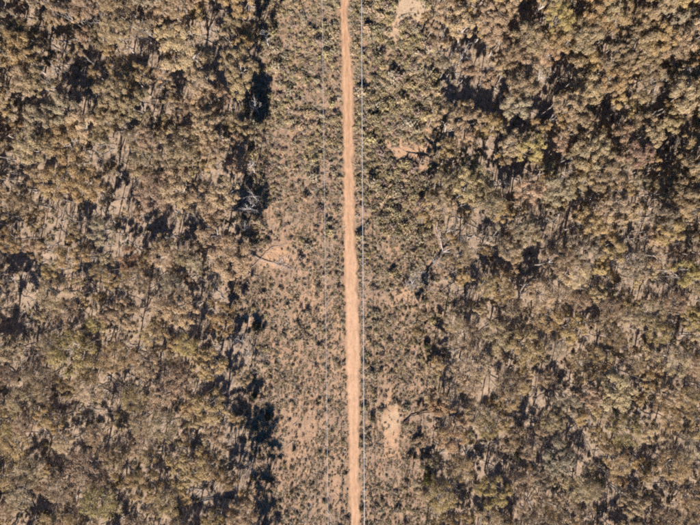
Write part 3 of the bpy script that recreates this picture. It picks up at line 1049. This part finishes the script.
shr.sort(key=lambda s: -s[2] * (1 if (0 < s[4] < 525) else 0))
big, small = shr[:300], shr[300:]
sb = {}
for q in big:
    sb.setdefault((min(9, max(0, int(q[4] / 52.5))), q[3] < 350), []).append(q)
SORD = {}
for lst in sb.values():
    for i, q in enumerate(sorted(lst, key=lambda q: abs(q[3] - 350))):
        SORD[q] = ORD[min(i, len(ORD) - 1)]
for q in big:
    x, y, R, px, py, cn = q
    f, s = SH[int(rng.integers(len(SH)))]
    band = min(9, max(0, int(py / 52.5)))
    side = 'left' if px < 350 else 'right'
    root = link('heath_shrub', None, None, (x, y, hz(x, y)), (0, 0, rng.uniform(0, 6.28)), (R / 0.6, R / 0.6, R / 0.6 * rng.uniform(0.8, 1.25)))
    tag(root, f"large {cn} heath shrub, {SORD[q]} out {side} of track, {TENTH[band]}", 'shrub', f"large heath shrubs {side} of the track")
    fo = link('foliage', f, root)
    fo['leaf_tint'] = CJ(SCOL[cn])
    link('stems', s, root)
ssrc, skey = [], {}
for cn in SCOL:
    for i in range(len(SH)):
        skey[(cn, i)] = len(ssrc)
        ssrc.append((SH[i][0], CJ(SCOL[cn])))
tus0 = len(ssrc)
for i in range(4):
    for col in ((0.34, 0.255, 0.16), (0.27, 0.215, 0.135), (0.40, 0.325, 0.235)):
        ssrc.append((TUS[i], col))
stk0 = len(ssrc)
for t_ in TW:
    ssrc.append((t_, (1, 1, 1)))
hsrc = source_collection('heath', ssrc)


def put(lst, x, y, sx, szf, idx_):
    lst.append((x, y, rng.uniform(0, 6.283), sx, sx * szf, idx_))


heath, under = [], []
def near_bare(px, py):
    if near_shlog(px, py) and rng.random() < 0.8:
        return True
    for cx, cy, rx, ry, s_ in BAREPX:
        if s_ > 0.45 and ((px - cx) / rx) ** 2 + ((py - cy) / ry) ** 2 < 1 and rng.random() < s_ * 0.75:
            return True
    return False


for (x, y, R, px, py, cn) in small:
    put(heath, x, y, R / 0.6, rng.uniform(0.75, 1.25), skey[(cn, int(rng.integers(len(SH))))])
for _ in range(34000):             # tussocks in the clearing
    px = rng.uniform(225, 470); py = rng.uniform(-20, 560)
    x, y = w_of(px, py)
    l, r = track_lr(y)
    if px < edge_l(py) - 8 or px > edge_r(py) + 8 or l + 0.1 < x < r - 0.1 or rng.random() > 1.5 * float(fbm(x, y, 4.5, 2, 3)) ** 1.5 or near_bare(px, py):
        continue
    put(heath, x, y, rng.uniform(0.7, 1.9), rng.uniform(0.35, 0.8), tus0 + int(rng.integers(12)))
for _ in range(1300):
    px = rng.uniform(225, 470); py = rng.uniform(-20, 560)
    x, y = w_of(px, py)
    l, r = track_lr(y)
    if l - 0.8 < x < r + 0.8 or near_bare(px, py):
        continue
    put(heath, x, y, rng.uniform(0.6, 1.5), 1, stk0 + int(rng.integers(4)))
for _ in range(7000):             # the scrub of the clearing past the frame
    px = rng.uniform(230, 460); py = rng.choice([rng.uniform(-270, -18), rng.uniform(560, 800)])
    x, y = w_of(px, py)
    l, r = track_lr(y)
    if l - 0.3 < x < r + 0.3:
        continue
    put(heath, x, y, rng.uniform(0.5, 1.5), rng.uniform(0.7, 1.2), int(rng.integers(tus0)))
for _ in range(42000):            # understorey under the trees
    px = rng.uniform(-60, 760); py = rng.uniform(-50, 620)
    if edge_l(py) - 2 < px < edge_r(py) + 2:
        continue
    x, y = w_of(px, py)
    n = float(fbm(x, y, 9, 5, 3))
    u = rng.random()
    if u < 0.16 and n > 0.42:
        put(under, x, y, rng.uniform(0.5, 1.5), rng.uniform(0.7, 1.3), skey[(['grey green', 'olive', 'straw', 'silver grey', 'dull green'][int(rng.integers(5))], int(rng.integers(len(SH))))])
    elif u < 0.52:
        put(under, x, y, rng.uniform(0.6, 1.7), rng.uniform(0.6, 1.2), tus0 + int(rng.integers(12)))
    elif u < 0.72:
        put(under, x, y, rng.uniform(0.7, 2.6), 1, stk0 + int(rng.integers(4)))
for nm, lst, lab in (('heath_ground_cover', heath, 'low heath scrub, tussocks and sticks covering the clearing'), ('understorey', under, 'tussocks, low scrub and fallen sticks on the forest floor')):
    A = np.array([q[:2] for q in lst])
    zz = height(A[:, 0], A[:, 1])
    o = scatter(nm, hsrc, np.column_stack([A, zz]), [(0, 0, q[2]) for q in lst], [(q[3] * k_, q[3] / k_, q[4]) for q, k_ in zip(lst, rng.uniform(0.75, 1.33, len(lst)))], [q[5] for q in lst], [M_SHRUB, M_DEAD])
    tag(o, lab, 'ground cover', kind='stuff')

# ------------------------------------------------------------------ dark green bushes
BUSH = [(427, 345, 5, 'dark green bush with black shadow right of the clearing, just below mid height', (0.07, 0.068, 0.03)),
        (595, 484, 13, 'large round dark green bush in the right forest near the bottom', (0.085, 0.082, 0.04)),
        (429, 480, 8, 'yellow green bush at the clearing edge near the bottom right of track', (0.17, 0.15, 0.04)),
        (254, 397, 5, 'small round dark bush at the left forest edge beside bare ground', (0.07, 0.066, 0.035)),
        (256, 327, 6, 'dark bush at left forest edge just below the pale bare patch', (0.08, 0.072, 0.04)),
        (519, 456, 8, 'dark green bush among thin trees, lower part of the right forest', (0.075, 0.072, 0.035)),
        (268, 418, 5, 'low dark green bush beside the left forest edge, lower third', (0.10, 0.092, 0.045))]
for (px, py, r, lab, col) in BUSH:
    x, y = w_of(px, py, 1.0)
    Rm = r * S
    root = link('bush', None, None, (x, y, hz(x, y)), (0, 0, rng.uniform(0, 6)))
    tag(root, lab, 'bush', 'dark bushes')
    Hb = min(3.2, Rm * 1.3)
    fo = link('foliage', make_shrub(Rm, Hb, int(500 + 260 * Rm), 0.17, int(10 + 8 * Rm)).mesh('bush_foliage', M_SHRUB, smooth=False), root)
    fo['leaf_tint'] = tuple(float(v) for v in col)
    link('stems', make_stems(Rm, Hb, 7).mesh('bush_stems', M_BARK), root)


# ------------------------------------------------------------------ fallen timber
def fallen(name, lab, mat, paths, cat='log', twigs=0, lift=0.0):
    """paths: list of (pixel points, start radius, end radius, [heights]); first is the stem, the others are limbs"""
    x0, y0 = w_of(*paths[0][0][0])
    root = link(name, None, None, (x0, y0, hz(x0, y0)))
    tag(root, lab, cat, 'fallen timber')
    for i, pth in enumerate(paths):
        pts, r0, r1 = pth[:3]
        hs = pth[3] if len(pth) > 3 else [0.0] * len(pts)
        P = []
        for (px, py), h in zip(pts, hs):
            x, y = w_of(px, py)
            P.append((x, y, hz(x, y) + h))
        P = np.array(P)
        # resample with a little crookedness
        d = np.concatenate([[0], np.cumsum(np.linalg.norm(np.diff(P, axis=0), axis=1))])
        n = max(5, int(d[-1] / 0.7))
        s = np.linspace(0, d[-1], n)
        Q = np.stack([np.interp(s, d, P[:, j]) for j in range(3)], 1)
        Q[1:-1, :2] += rng.normal(size=(n - 2, 2)) * 0.06
        rad = 0.9 * np.linspace(r0, r1, n) * rng.uniform(0.9, 1.1, n)
        Q[:, 2] = np.maximum(Q[:, 2] + rad * 0.7, height(Q[:, 0], Q[:, 1]) + rad * 0.5)
        Q -= (x0, y0, root.location.z)
        m = MB()
        m.tube(Q, rad, 8 if r0 > 0.1 else 5)
        if twigs:
            for _ in range(twigs):
                a = Q[int(rng.integers(n // 2, n))]
                v = np.array([*rng.normal(size=2), abs(rng.normal()) * 0.5]); v /= np.linalg.norm(v)
                m.tube(bend(a, a + v * rng.uniform(0.6, 2.0), 4, 0.1), np.linspace(r1 * 0.6 + 0.012, 0.01, 4), 4)
        link('trunk' if i == 0 else 'limb', m.mesh('timber', pth[4] if len(pth) > 4 else mat), root)


fallen('fallen_tree', 'fallen dead tree with forked pale limbs lying right of the clearing at mid height', M_PALE,
       [([(426, 272), (434, 262), (442, 252)], 0.26, 0.24, [0.05, 0.25, 0.5], M_CHAR), ([(442, 252), (440, 243), (435, 228)], 0.13, 0.05, [0.7, 1.4, 1.8]), ([(442, 252), (450, 248), (458, 243), (463, 240)], 0.15, 0.05, [0.7, 1.2, 1.6, 1.9]),
        ([(442, 252), (452, 252), (457, 252)], 0.1, 0.04, [0.7, 1.3, 1.8]), ([(426, 272), (416, 272), (410, 278), (412, 288)], 0.1, 0.03), ([(426, 272), (426, 284), (432, 290), (441, 296)], 0.1, 0.03), ([(421, 273), (417, 281), (424, 287)], 0.07, 0.02), ([(426, 272), (418, 268), (409, 270)], 0.06, 0.02), ([(424, 275), (430, 282), (438, 282)], 0.06, 0.02), ([(434, 262), (428, 256), (424, 250)], 0.09, 0.03, [0.4, 0.9, 1.1], M_CHAR), ([(438, 257), (446, 262), (450, 268)], 0.09, 0.03, [0.5, 0.9, 1.0], M_CHAR)], 'fallen tree', 12)
fallen('fallen_log', 'long pale fallen log crossing another beside bare orange soil', M_DEAD, [([(247, 252), (262, 260), (278, 265), (290, 269)], 0.14, 0.05, [0.1, 0.2, 0.2, 0.1]), ([(276, 264), (286, 263), (292, 267)], 0.07, 0.03)], 'log', 12)
fallen('fallen_log', 'bent fallen log lying over the long one beside bare orange soil', M_DEAD, [([(250, 269), (259, 261), (266, 253), (272, 247)], 0.10, 0.07, [0.1, 0.4, 0.3, 0.1]), ([(272, 247), (279, 246), (287, 244)], 0.06, 0.03), ([(266, 253), (271, 252), (276, 255)], 0.05, 0.02)], 'log', 4)
fallen('fallen_branch', 'long dark curved fallen branch beside the sandy strip', M_CHAR, [([(403, 421), (407, 418), (411, 415), (420, 413), (430, 411), (438, 411), (446, 410)], 0.10, 0.30, [0.05, 0.1, 0.15, 0.2, 0.2, 0.2, 0.1]), ([(438, 411), (438, 406)], 0.09, 0.04, [0.2, 0.9]), ([(434, 411), (436, 416), (438, 419)], 0.07, 0.03, [0.2, 0.3, 0.3])], 'branch', 3)
fallen('fallen_branch', 'thin dark fallen branch across the brown bare patch', M_CHAR, [([(406, 152), (416, 154), (424, 155), (432, 158)], 0.09, 0.17, [0.05, 0.1, 0.15, 0.1]), ([(420, 154), (412, 148), (406, 146)], 0.05, 0.02), ([(416, 154), (410, 160), (404, 162)], 0.05, 0.02), ([(410, 153), (402, 149), (394, 144)], 0.04, 0.015)], 'branch', 9)
fallen('fallen_log', 'short charred log at the upper edge of the brown bare patch', M_CHAR, [([(424, 138), (428, 142), (432, 145)], 0.24, 0.2, [0.1, 0.2, 0.2]), ([(431, 144), (434, 141)], 0.06, 0.03, [0.2, 0.6])], 'log', 2)
fallen('fallen_branch', 'thin pale branch reaching from the left forest edge into the clearing', M_DEAD, [([(247, 222), (256, 224), (264, 223), (270, 220)], 0.09, 0.04, [0.1, 0.2, 0.3, 0.3])], 'branch', 3)
fallen('fallen_branch', 'forked pale branch lying below the crossed logs', M_DEAD, [([(249, 273), (255, 276), (262, 278)], 0.07, 0.03, [0.1, 0.2, 0.2]), ([(252, 275), (252, 284), (250, 300)], 0.06, 0.03)], 'branch', 2)
fallen('fallen_log', 'pale fallen log in dark shade of the left forest edge', M_DEAD, [([(232, 210), (241, 202), (250, 196)], 0.13, 0.06, [0.1, 0.3, 0.3]), ([(241, 202), (246, 205), (252, 212)], 0.06, 0.03)], 'log', 4)
fallen('fallen_branch', 'grey fallen branch near the sunny ground in the left forest', M_DEAD, [([(252, 345), (264, 360), (270, 364)], 0.08, 0.03, [0.1, 0.2, 0.2])], 'branch', 3)
fallen('fallen_branch', 'pale forked branch at the clearing edge in the upper right', M_DEAD, [([(424, 78), (427, 68), (428, 60)], 0.09, 0.04, [0.1, 0.2, 0.3])], 'branch', 2)
fallen('fallen_log', 'pale straight log on the open floor of the lower right forest', M_DEAD, [([(533, 512), (527, 498), (524, 484)], 0.16, 0.1, [0.05, 0.1, 0.1])], 'log', 1)
fallen('fallen_branch', 'small pale stick pile right of the clearing below mid height', M_DEAD, [([(446, 348), (452, 347), (459, 347)], 0.08, 0.04, [0.1, 0.2, 0.2]), ([(449, 347), (452, 342)], 0.05, 0.02)], 'branch', 2)

def brush(px, py, r, lab, n=70):
    x0, y0 = w_of(px, py)
    root = link('brush_pile', None, None, (x0, y0, hz(x0, y0)))
    tag(root, lab, 'brush pile', 'fallen timber')
    for nm, cnt, rad, mt in (('branches', n // 5, 0.05, M_DEAD), ('twigs', n, 0.026, M_PALE)):
        m = MB()
        for _ in range(cnt):
            a = rng.random() * 6.28; d = r * S * math.sqrt(rng.random())
            p = np.array([d * math.cos(a), d * math.sin(a), 0.05 + 0.35 * rng.random()])
            v = np.array([*rng.normal(size=2), rng.normal() * 0.18]); v /= np.linalg.norm(v)
            L = rng.uniform(0.5, 1.6)
            q = bend(p - v * L / 2, p + v * L / 2, 4, 0.08)
            g = height(q[:, 0] + x0, q[:, 1] + y0) - root.location.z
            q[:, 2] = np.maximum(q[:, 2], g + 0.03)
            m.tube(q, np.linspace(rad, rad * 0.35, 4), 4)
        link(nm, m.mesh('brush', mt), root)


brush(419, 281, 11, 'spread of grey dead twigs below the fallen forked tree', 120)
brush(284, 263, 8, 'scatter of grey twigs at the right end of the crossed logs', 60)
brush(441, 418, 8, 'grey brush heap beside the dark curved fallen branch', 60)
brush(262, 356, 7, 'grey twig heap at the left forest edge in lower half', 50)
brush(247, 206, 8, 'pale twig heap in the dark shade of left forest edge', 70)

# ------------------------------------------------------------------ power line: two wires, poles just beyond the frame
WIRES = [(-5.78, -6.0 / 525, 0.027, 'thin pale power line wire left of the dirt track'), (3.02, -3.0 / 525, 0.05, 'bright pale power line wire right of the dirt track')]
PY_ = 96.0


def make_pole(x, y, lab):
    z = hz(x, y)
    root = link('power_pole', None, None, (x, y, z))
    tag(root, lab, 'pole', 'power poles')
    m = MB(); m.tube([(0, 0, -0.8), (0, 0, 5), (0, 0, 11.2 - z)], (0.19, 0.16, 0.13), 12)
    link('shaft', m.mesh('pole_shaft', M_POLE), root)
    a = MB()
    for p, q in (((-0.7, 0.0), (0.7, 0.0)),):
        v = [(sx * 0.7, sy * 0.06 + 0.19, 10.6 - z + sz * 0.06) for sx in (-1, 1) for sy in (-1, 1) for sz in (-1, 1)]
        a.add(v, [(0, 1, 3, 2), (4, 6, 7, 5), (0, 4, 5, 1), (2, 3, 7, 6), (0, 2, 6, 4), (1, 5, 7, 3)])
    link('crossarm', a.mesh('pole_crossarm', M_POLE, smooth=False), root)
    i = MB(); i.tube([(0, 0, 11.15 - z), (0, 0, 11.24 - z), (0, 0, 11.28 - z), (0, 0, 11.34 - z), (0, 0, 11.40 - z)], (0.05, 0.09, 0.05, 0.08, 0.04), 10)
    link('insulator', i.mesh('pole_insulator', M_PORC), root)


for wi, (xm, sl, rad, lab) in enumerate(WIRES):
    t = np.linspace(-1, 1, 61)
    yy = t * PY_
    pts = np.stack([xm + sl * yy, yy, 11.4 - 1.7 * (1 - t * t)], 1)
    m = MB(); m.tube(pts, np.full(61, rad), 6)
    tag(link('power_line_wire', m.mesh('wire', M_WIRE)), lab, 'wire', 'power line wires')
    side = 'left' if wi == 0 else 'right'
    for s_, wh_ in ((-1, 'bottom'), (1, 'top')):
        make_pole(pts[0 if s_ < 0 else -1][0], s_ * PY_, f"grey timber power pole carrying the {side} wire beyond the {wh_} edge")
print('trees', len(recs), 'visible', len(vis), 'rest', len(rest), 'shrubs', len(shr), 'heath', len(heath), 'under', len(under))
